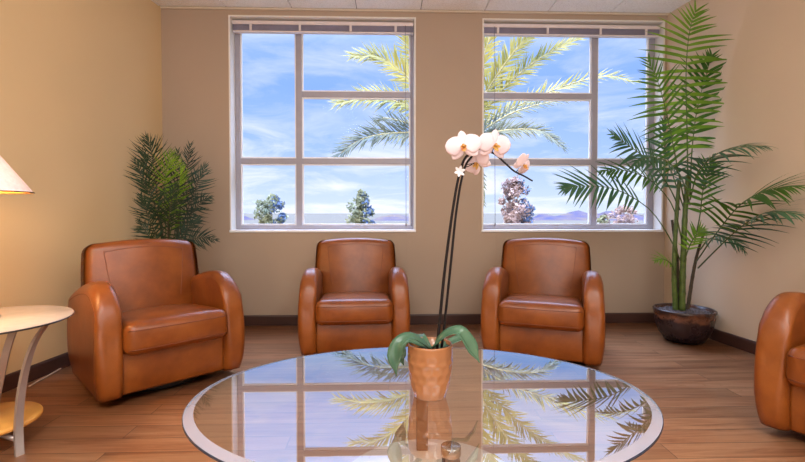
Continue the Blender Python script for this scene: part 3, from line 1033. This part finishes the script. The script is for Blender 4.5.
PF([(684, 262, -0.06), (690, 245, -0.14), (697, 234, -0.2), (704, 229, -0.24)], 10, 0.14, 0.020, ang0=60, ang1=24, droop=0.3, nrm=(0, -0.9, 0.6), t0=0.2, mats=('kentia_lt', 'cane'))
PF([(686, 215, 0.02), (676, 185, 0.1), (668, 160, 0.15), (664, 140, 0.16), (664, 120, 0.15)], 14, 0.24, 0.028, ang0=74, ang1=28, droop=0.25, nrm=FRONT, t0=0.2, mats=('kentia_dk', 'cane'))

# --- dark bushy palm in the left corner, behind the chair
YS = YB - 0.46
pb2 = at(170, 250, YS); PB2 = Vector((pb2.x, YS, 0))
bush = empty('bushy_palm', PB2, 0, 'dark feathery bushy palm in the left corner behind an armchair', 'potted plant')
m = MB()
m.lathe([(0, 0), (0.13, 0), (0.14, 0.01), (0.175, 0.22), (0.18, 0.30), (0.186, 0.31), (0.18, 0.318), (0.168, 0.31), (0.164, 0.28), (0, 0.28)], 40)
m.build('pot', M['basket'], bush)
def S(px, py, dy=0.0): return at(px, py, YS + dy * 0.8)
for pts in ([S(166, 300), S(163, 250), S(160, 215)], [S(172, 300), S(176, 250), S(180, 210)], [S(169, 300, 0.05), S(169, 240, 0.05), S(168, 200, 0.05)]):
    m = MB(); m.tube([p - PB2 for p in curve(pts, 12)], 0.011, 8); m.build('cane', M['cane_dk'], bush)
def BF(pts, n=30, L=0.22, w=0.0125, mats=('fern_dk', 'cane_dk'), **kw):
    d = dict(ang0=74, ang1=30, droop=0.28, nrm=(0, -1, 0.3), t0=0.12, rad=0.004, jit=0.34, curl=0.6)
    d.update(kw)
    return frond([S(*p) for p in pts], n, L, w, parent=bush, off=PB2, mats=mats, **d)
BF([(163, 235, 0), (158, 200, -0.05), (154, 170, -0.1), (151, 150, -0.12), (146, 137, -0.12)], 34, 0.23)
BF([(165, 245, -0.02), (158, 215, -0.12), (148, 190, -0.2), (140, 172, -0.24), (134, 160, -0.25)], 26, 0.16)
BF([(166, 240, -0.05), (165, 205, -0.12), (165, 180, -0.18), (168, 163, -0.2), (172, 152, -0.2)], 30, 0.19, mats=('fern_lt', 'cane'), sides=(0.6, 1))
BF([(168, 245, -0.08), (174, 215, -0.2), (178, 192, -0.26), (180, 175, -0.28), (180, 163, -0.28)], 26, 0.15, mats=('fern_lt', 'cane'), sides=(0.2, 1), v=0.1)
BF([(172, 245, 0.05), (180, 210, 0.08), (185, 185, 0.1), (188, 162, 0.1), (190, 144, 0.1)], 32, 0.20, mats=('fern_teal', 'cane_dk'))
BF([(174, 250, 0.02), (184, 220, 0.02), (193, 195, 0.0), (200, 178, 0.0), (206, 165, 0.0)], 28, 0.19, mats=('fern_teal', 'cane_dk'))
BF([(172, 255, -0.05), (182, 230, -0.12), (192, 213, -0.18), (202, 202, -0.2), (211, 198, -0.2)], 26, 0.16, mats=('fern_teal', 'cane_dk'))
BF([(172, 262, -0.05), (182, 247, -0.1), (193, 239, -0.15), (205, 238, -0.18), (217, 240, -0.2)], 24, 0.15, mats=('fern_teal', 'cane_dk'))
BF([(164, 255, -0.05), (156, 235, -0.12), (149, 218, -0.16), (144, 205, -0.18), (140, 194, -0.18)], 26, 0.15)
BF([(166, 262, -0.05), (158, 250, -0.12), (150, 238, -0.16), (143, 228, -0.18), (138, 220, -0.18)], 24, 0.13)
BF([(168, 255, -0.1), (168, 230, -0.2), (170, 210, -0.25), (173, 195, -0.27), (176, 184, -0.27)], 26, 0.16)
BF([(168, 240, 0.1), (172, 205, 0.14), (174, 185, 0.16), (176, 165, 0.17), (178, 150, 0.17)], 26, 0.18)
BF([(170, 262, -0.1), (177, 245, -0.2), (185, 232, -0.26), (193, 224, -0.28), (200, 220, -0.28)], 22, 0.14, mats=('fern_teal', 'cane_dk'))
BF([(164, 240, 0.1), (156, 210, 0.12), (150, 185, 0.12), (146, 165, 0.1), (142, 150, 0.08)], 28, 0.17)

# ------------------------------------------------------------------ side table and lamp at the left edge
ST = Vector((*cam2room(-1.92, 2.085), 0))
st = empty('side_table', ST, 0, 'round side table with pale top and curved grey metal legs at the left edge', 'side table')
SZ = 0.568
m = MB(); m.lathe([(0, SZ - 0.006), (0.328, SZ - 0.006), (0.332, SZ - 0.003), (0.330, SZ), (0.0, SZ)], 80)
bmesh.ops.recalc_face_normals(m.bm, faces=list(m.bm.faces))
tt_ = m.build('table_top', M['stone_top'], st)
m = MB(); m.lathe([(0.24, SZ - 0.013), (0.328, SZ - 0.012), (0.334, SZ - 0.008), (0.3325, SZ - 0.003), (0.328, SZ - 0.006), (0.24, SZ - 0.007), (0.24, SZ - 0.013)], 80); m.build('edge_band', M['darkedge'], tt_)
m = MB(); m.lathe([(0, 0.085), (0.196, 0.085), (0.203, 0.091), (0.203, 0.103), (0.196, 0.11), (0, 0.11)], 64); m.build('lower_shelf', M['maple'], st)
for az in (0, 90, 180, 270):
    prof = curve([Vector((r0 * cos(radians(a0 * (1 if az % 180 == 0 else -1) + az + (12 if az % 180 else 0))), r0 * sin(radians(a0 * (1 if az % 180 == 0 else -1) + az + (12 if az % 180 else 0))), z0)) for r0, a0, z0 in
                  ((0.262, 8, SZ - 0.013), (0.222, 0, 0.47), (0.200, -7, 0.36), (0.195, -14, 0.23), (0.215, -21, 0.10), (0.268, -27, 0.0))], 24)
    m = MB(); rg = []
    for p in prof:
        c = p
        u = Vector((p.x, p.y, 0)).normalized(); sd = Vector((-u.y, u.x, 0))
        rg.append([m.v(c + sd * q * 0.016 + u * w_ * 0.007) for q, w_ in ((-1, -1), (1, -1), (1, 1), (-1, 1))])
    for A_, B_ in zip(rg, rg[1:]):
        for j in range(4):
            m.face([A_[j], A_[(j + 1) % 4], B_[(j + 1) % 4], B_[j]]).smooth = False
    m.face(rg[0]); m.face(rg[-1][::-1])
    bmesh.ops.recalc_face_normals(m.bm, faces=list(m.bm.faces))
    m.build('leg', M['satin'], st)
m = MB()
for az in (-24, 126):
    a = radians(az)
    u = Vector((cos(a), sin(a), 0))
    m.tube([u * -0.235 + Vector((0, 0, 0.055)), u * 0.235 + Vector((0, 0, 0.055))], 0.011, 8)
m.build('cross_brace', M['satin'], st)

lamp = empty('table_lamp', ST + Vector((-0.035, 0.02, SZ)), 0, 'lit table lamp with a white cone shade, cut off by the left edge', 'lamp')
m = MB(); m.lathe([(0, 0), (0.065, 0), (0.068, 0.006), (0.065, 0.016), (0.03, 0.028), (0.022, 0.05), (0.04, 0.13), (0.05, 0.20), (0.036, 0.30), (0.018, 0.36), (0.014, 0.40), (0, 0.40)], 40); m.build('lamp_base', M['lampbase'], lamp)
m = MB(); m.tube([(0, 0, 0.40), (0, 0, 0.56)], 0.008, 10); m.build('stem', M['lampbase'], lamp)
zb = 0.590
m = MB(); m.lathe([(0.198, zb), (0.075, zb + 0.175)], 72)
bmesh.ops.recalc_face_normals(m.bm, faces=list(m.bm.faces))
for f in m.bm.faces:
    c = f.calc_center_median()
    if f.normal.x * c.x + f.normal.y * c.y < 0: f.normal_flip()
sh = m.build('lamp_shade', M['shade'], lamp)
m = MB()
m.tube([Vector((0.198 * cos(2 * pi * k / 72), 0.198 * sin(2 * pi * k / 72), zb)) for k in range(73)], 0.0035, 6, cap=False)
m.build('shade_rim', M['lampbase'], sh)
m = MB(); m.lathe([(0, 0.56), (0.014, 0.56), (0.016, 0.60), (0.030, 0.64), (0.032, 0.665), (0.022, 0.69), (0, 0.70)], 24); m.build('bulb', M['bulb'], lamp)
L_ = bpy.data.lights.new('lamp_glow', 'POINT'); L_.energy = 20; L_.color = (1, 0.62, 0.28); L_.shadow_soft_size = 0.05
o = bpy.data.objects.new('lamp_glow', L_); COL.objects.link(o); o.location = ST + Vector((-0.035, 0.02, SZ + 0.60)); 

# lamp's power cord on the floor
m = MB()
cp = [atz(29, 386.5, 0.006), atz(40, 380, 0.006), atz(52, 373.5, 0.006), atz(62, 367.5, 0.006), atz(72, 361, 0.006), atz(80, 356.5, 0.006)]
m.tube(curve(cp, 30), 0.005, 6)
tag(m.build('power_cord', simple('pale power cord', srgb(196, 176, 160), 0.5)), 'thin pale power cord lying on the floor along the left baseboard', 'cord')

# ------------------------------------------------------------------ outdoors
GZ = -4.0
m = MB(); m.face([m.v((-900, YB + 1.5, GZ)), m.v((900, YB + 1.5, GZ)), m.v((900, 1600, GZ)), m.v((-900, 1600, GZ))])
tag(m.build('outdoor_ground', M['land']), kind='structure')
def hills(name, y, tops, seed, base=GZ):
    m = MB(); prev = None
    for k in range(0, 181):
        px = 150 + k * 3.4
        for (a, ta), (b, tb) in zip(tops, tops[1:]):
            if a <= px <= b:
                t_ = ta + (tb - ta) * smooth01((px - a) / (b - a)); break
        else:
            t_ = tops[0][1] if px < tops[0][0] else tops[-1][1]
        t_ += 1.4 * noise.noise(Vector((px * 0.09, seed, 0))) + 0.8 * noise.noise(Vector((px * 0.31, seed, 3)))
        p = at(px, t_, y)
        cur = [m.v(p), m.v((p.x + 6 * noise.noise(Vector((px * 0.2, seed, 9))), y - 12 - 6 * noise.noise(Vector((px * 0.13, seed, 5))), (p.z * 0.62 + base * 0.38))), m.v((p.x, y - 40, base))]
        if prev:
            m.face([prev[0], prev[1], cur[1], cur[0]]); m.face([prev[1], prev[2], cur[2], cur[1]])
        prev = cur
    bmesh.ops.recalc_face_normals(m.bm, faces=list(m.bm.faces))
    return tag(m.build(name, M['hill']), kind='structure')
hills('distant_hills', 308, [(150, 216), (240, 215), (262, 220.5), (300, 222), (330, 220.5), (368, 220.5), (385, 215.5), (398, 214.5), (420, 218), (480, 223), (530, 218), (545, 213.5), (556, 216), (572, 212), (580, 210.5), (592, 216), (600, 213), (612, 211), (628, 214), (660, 218), (760, 214)], 2.0)

def tree(name, px, top, halfw, bot, y, label, mats, n, shape, cat='tree', group=None, leaf=0.16):
    base = at(px, 228, y)
    B0 = Vector((base.x, y, GZ))
    o = empty(name, B0, 0, label, cat, group)
    ztop, zbot = at(px, top, y).z - GZ, at(px, bot, y).z - GZ
    hw = halfw * y / F
    m = MB(); m.tube([(0, 0, 0), (0.05, 0, zbot * 0.6), (-0.04, 0.05, zbot + (ztop - zbot) * 0.45)], [0.16, 0.13, 0.05], 8); m.build('trunk', M['trunk'], o)
    r_ = random.Random(int(px))
    m = MB()
    clumps = []
    for k in range(46):
        f = r_.random()
        a = r_.uniform(0, 2 * pi)
        rr_ = hw * shape(f) * sqrt(r_.random()) * 0.9
        clumps.append((Vector((rr_ * cos(a), rr_ * sin(a), zbot + (ztop - zbot) * f * 0.96)), hw * r_.uniform(0.16, 0.32)))
    for k in range(n):
        c, rad = clumps[r_.randrange(len(clumps))]
        d = Vector((r_.gauss(0, 1), r_.gauss(0, 1), r_.gauss(0, 1))).normalized() * rad * r_.uniform(0.5, 1.0)
        p = c + d
        s = leaf * r_.uniform(0.6, 1.3)
        u = Vector((r_.gauss(0, 1), r_.gauss(0, 1), r_.gauss(0, 1))).normalized()
        w_ = u.cross(Vector((r_.gauss(0, 1), r_.gauss(0, 1), r_.gauss(0, 1)))).normalized()
        m.mi = 1 if (p.x > hw * r_.uniform(-0.1, 0.5) and r_.random() < 0.7) else 0  # second colour, painted shade on the trees, favours the right side
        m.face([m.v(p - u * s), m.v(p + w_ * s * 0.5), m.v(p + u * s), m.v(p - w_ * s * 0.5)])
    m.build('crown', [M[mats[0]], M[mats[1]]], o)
    return o
roundt = lambda f: sqrt(max(0.05, 1 - (2 * f - 0.95) ** 2))
conet = lambda f: 0.98 * (1 - f) ** 0.75 + 0.10 + (0.25 if f < .75 else 0) * f
tallt = lambda f: 0.55 + 0.45 * sin(pi * (0.1 + 0.75 * f)) - 0.35 * smooth01((f - 0.7) / 0.3)
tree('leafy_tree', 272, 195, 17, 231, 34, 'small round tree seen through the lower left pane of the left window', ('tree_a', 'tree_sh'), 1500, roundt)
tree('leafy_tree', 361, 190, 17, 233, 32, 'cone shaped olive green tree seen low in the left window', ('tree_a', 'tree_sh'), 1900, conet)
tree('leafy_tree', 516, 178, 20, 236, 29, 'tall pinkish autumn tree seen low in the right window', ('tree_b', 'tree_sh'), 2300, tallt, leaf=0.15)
tree('desert_bush', 624, 207, 14, 226, 44, 'low orange tinted bush seen in the lower right corner of the right window', ('tree_b', 'tree_b'), 800, roundt, 'bush', leaf=0.16)
tree('desert_bush', 604, 216, 9, 226, 48, 'small pale bush left of the orange tinted bush outside the right window', ('tree_a', 'tree_b'), 400, roundt, 'bush', leaf=0.16)

YD = 7.7
dc = at(452, 142, YD)
DB = Vector((dc.x, YD, GZ))
dp = empty('date_palm', DB, 0, 'large yellow green date palm outside, its fronds reaching across both windows', 'palm tree')
m = MB(); m.tube([(0.1, 0.1, 0), (0.05, 0.05, 3), (0, 0, dc.z - GZ)], [0.28, 0.24, 0.22], 14); m.build('trunk', M['trunk'], dp)
def D(px, py, dy=0.0): return at(px, py, YD + dy)
def DF(pts, n=88, L=0.46, w=0.034, mats=('date', 'rachis'), **kw):
    d = dict(ang0=48, ang1=22, droop=0.2, nrm=(0, -1, 0.5), t0=0.10, rad=0.022, jit=0.30, v=0.25, segs=2, prof='even')
    d.update(kw)
    return frond([D(*p) for p in pts], n, L, w, parent=dp, off=DB, mats=mats, **d)
c0 = (452, 142)
DF([c0, (425, 100, -0.2), (402, 72, -0.3), (378, 57, -0.4), (353, 56, -0.5)])
DF([c0, (425, 115, -0.3), (398, 102, -0.5), (368, 98, -0.6), (338, 103, -0.7)])
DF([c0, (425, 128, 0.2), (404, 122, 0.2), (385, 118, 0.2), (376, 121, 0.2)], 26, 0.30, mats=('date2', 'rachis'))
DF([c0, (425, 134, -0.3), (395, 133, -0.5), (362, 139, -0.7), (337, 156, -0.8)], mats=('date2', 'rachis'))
DF([c0, (428, 85, 0.2), (415, 55, 0.2), (405, 30, 0.2), (392, 15, 0.2)])
DF([c0, (470, 95, 0.1), (482, 60, 0.1), (492, 30, 0.1), (498, 5, 0.1)], L=0.38)
DF([c0, (475, 110, -0.2), (497, 75, -0.3), (520, 45, -0.4), (542, 27, -0.5)], L=0.38)
DF([c0, (478, 118, -0.1), (508, 84, -0.2), (545, 55, -0.3), (585, 36, -0.4)], L=0.36)
DF([c0, (490, 120, 0.2), (530, 100, 0.3), (565, 86, 0.3), (605, 76, 0.2), (634, 82, 0.1)], 52, 0.36)
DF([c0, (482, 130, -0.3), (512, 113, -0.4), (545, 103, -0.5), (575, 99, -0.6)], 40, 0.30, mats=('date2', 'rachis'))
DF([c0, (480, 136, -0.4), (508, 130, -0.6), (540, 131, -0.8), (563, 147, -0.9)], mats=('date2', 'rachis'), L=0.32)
DF([c0, (460, 90, 0.3), (470, 45, 0.4), (476, 10, 0.4)], L=0.36)
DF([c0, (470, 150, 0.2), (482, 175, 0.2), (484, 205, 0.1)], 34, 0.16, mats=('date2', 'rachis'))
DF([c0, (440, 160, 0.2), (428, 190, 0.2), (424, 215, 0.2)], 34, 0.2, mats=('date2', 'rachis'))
DF([c0, (440, 80, 0.2), (435, 40, 0.2), (430, 5, 0.2)], L=0.34)

# ------------------------------------------------------------------ light
def area(name, loc, size, energy, color, rot):
    l = bpy.data.lights.new(name, 'AREA'); l.shape = 'RECTANGLE'; l.size, l.size_y = size; l.energy = energy; l.color = color
    o = bpy.data.objects.new(name, l); COL.objects.link(o); o.location = loc; o.rotation_euler = rot
    return o
# unseen fill lights added behind the camera: overhead, upward and at the rear wall
for k, (x, y) in enumerate(((-0.9, 0.3), (1.5, 0.3), (-0.9, -1.4), (1.5, -1.4))):
    area('overhead_fill', (x, y, CEIL - 0.01), (0.6, 1.2), 36, (1, 0.97, 0.93), (0, 0, 0))  # added fill panels, no fixtures modelled
area('upward_fill', (0.2, -0.6, 1.75), (0.9, 0.9), 70, (0.93, 0.97, 1.0), (pi - 0.35, 0, 0))  # added fill aimed upward to brighten the ceiling
area('rear_fill', (0.3, YR + 0.05, 1.5), (3.4, 1.9), 45, (0.97, 0.98, 1.0), (pi / 2, 0, 0))  # added fill panel on the solid rear wall
for wx in (W1, W2):
    p = area('window_portal', ((wx[0] + wx[1]) / 2, YB + 0.25, (WZ[0] + WZ[1]) / 2), (wx[1] - wx[0], WZ[1] - WZ[0]), 1, (1, 1, 1), (-pi / 2, 0, 0))
    p.data.cycles.is_portal = True
s = bpy.data.lights.new('sun', 'SUN'); s.energy = 2.6; s.color = (1, 0.88, 0.66); s.angle = radians(0.6)
so = bpy.data.objects.new('sun', s); COL.objects.link(so)
so.rotation_euler = Vector((0.55, 0.7, -0.62)).to_track_quat('-Z', 'Y').to_euler()

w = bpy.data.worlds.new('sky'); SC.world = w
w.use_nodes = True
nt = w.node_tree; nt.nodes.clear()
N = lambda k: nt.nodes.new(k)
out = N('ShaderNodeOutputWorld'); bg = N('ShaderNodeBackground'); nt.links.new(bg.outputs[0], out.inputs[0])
tcn = N('ShaderNodeTexCoord'); sp = N('ShaderNodeSeparateXYZ'); nt.links.new(tcn.outputs['Generated'], sp.inputs[0])
rp = N('ShaderNodeValToRGB'); nt.links.new(sp.outputs[2], rp.inputs[0])
e = rp.color_ramp.elements
e[0].position = 0.0; e[0].color = srgb(214, 228, 252)
e[1].position = 0.5; e[1].color = srgb(176, 200, 246)
for p_, c_ in ((0.05, srgb(196, 216, 252)), (0.13, srgb(166, 196, 250)), (0.26, srgb(140, 178, 246))):
    q = e.new(p_); q.color = c_
mp = N('ShaderNodeMapping'); mp.inputs['Scale'].default_value = (2.2, 2.2, 9.0); mp.inputs['Location'].default_value = (0.4, 0.2, 0.35)
nt.links.new(tcn.outputs['Generated'], mp.inputs[0])
nz = N('ShaderNodeTexNoise'); nz.inputs['Scale'].default_value = 2.2; nz.inputs['Detail'].default_value = 7; nz.inputs['Roughness'].default_value = 0.6; nz.inputs['Distortion'].default_value = 0.5
nt.links.new(mp.outputs[0], nz.inputs[0])
cr = N('ShaderNodeValToRGB'); nt.links.new(nz.outputs['Fac'], cr.inputs[0])
cr.color_ramp.elements[0].position = 0.44; cr.color_ramp.elements[0].color = (0, 0, 0, 1)
cr.color_ramp.elements[1].position = 0.68; cr.color_ramp.elements[1].color = (1, 1, 1, 1)
hf = N('ShaderNodeMapRange'); nt.links.new(sp.outputs[2], hf.inputs[0])
hf.inputs[1].default_value = 0.05; hf.inputs[2].default_value = 0.22; hf.inputs[3].default_value = 1.0; hf.inputs[4].default_value = 0.35
ml = N('ShaderNodeMath'); ml.operation = 'MULTIPLY'; nt.links.new(cr.outputs[0], ml.inputs[0]); nt.links.new(hf.outputs[0], ml.inputs[1])
mxn = N('ShaderNodeMix'); mxn.data_type = 'RGBA'
nt.links.new(ml.outputs[0], mxn.inputs[0]); nt.links.new(rp.outputs[0], mxn.inputs[6]); mxn.inputs[7].default_value = (1.0, 1.0, 1.02, 1)
nt.links.new(mxn.outputs[2], bg.inputs[0])
# sky boosted high above the view, added fill to light the room
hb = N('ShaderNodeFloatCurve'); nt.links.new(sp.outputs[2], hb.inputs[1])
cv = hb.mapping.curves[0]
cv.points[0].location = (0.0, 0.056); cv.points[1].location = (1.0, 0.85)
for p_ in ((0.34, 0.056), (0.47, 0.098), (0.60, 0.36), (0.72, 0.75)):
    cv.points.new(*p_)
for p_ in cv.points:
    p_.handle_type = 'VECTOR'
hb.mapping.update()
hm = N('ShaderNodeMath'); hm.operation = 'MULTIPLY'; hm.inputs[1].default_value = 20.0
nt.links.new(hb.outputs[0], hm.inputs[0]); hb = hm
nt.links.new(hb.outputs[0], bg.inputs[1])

SC.view_settings.view_transform = 'Standard'
SC.view_settings.look = 'None'
SC.view_settings.exposure = 0.08
SC.cycles.max_bounces = 8
SC.cycles.transparent_max_bounces = 16
SC.cycles.sample_clamp_indirect = 6
SC.cycles.use_denoising = True
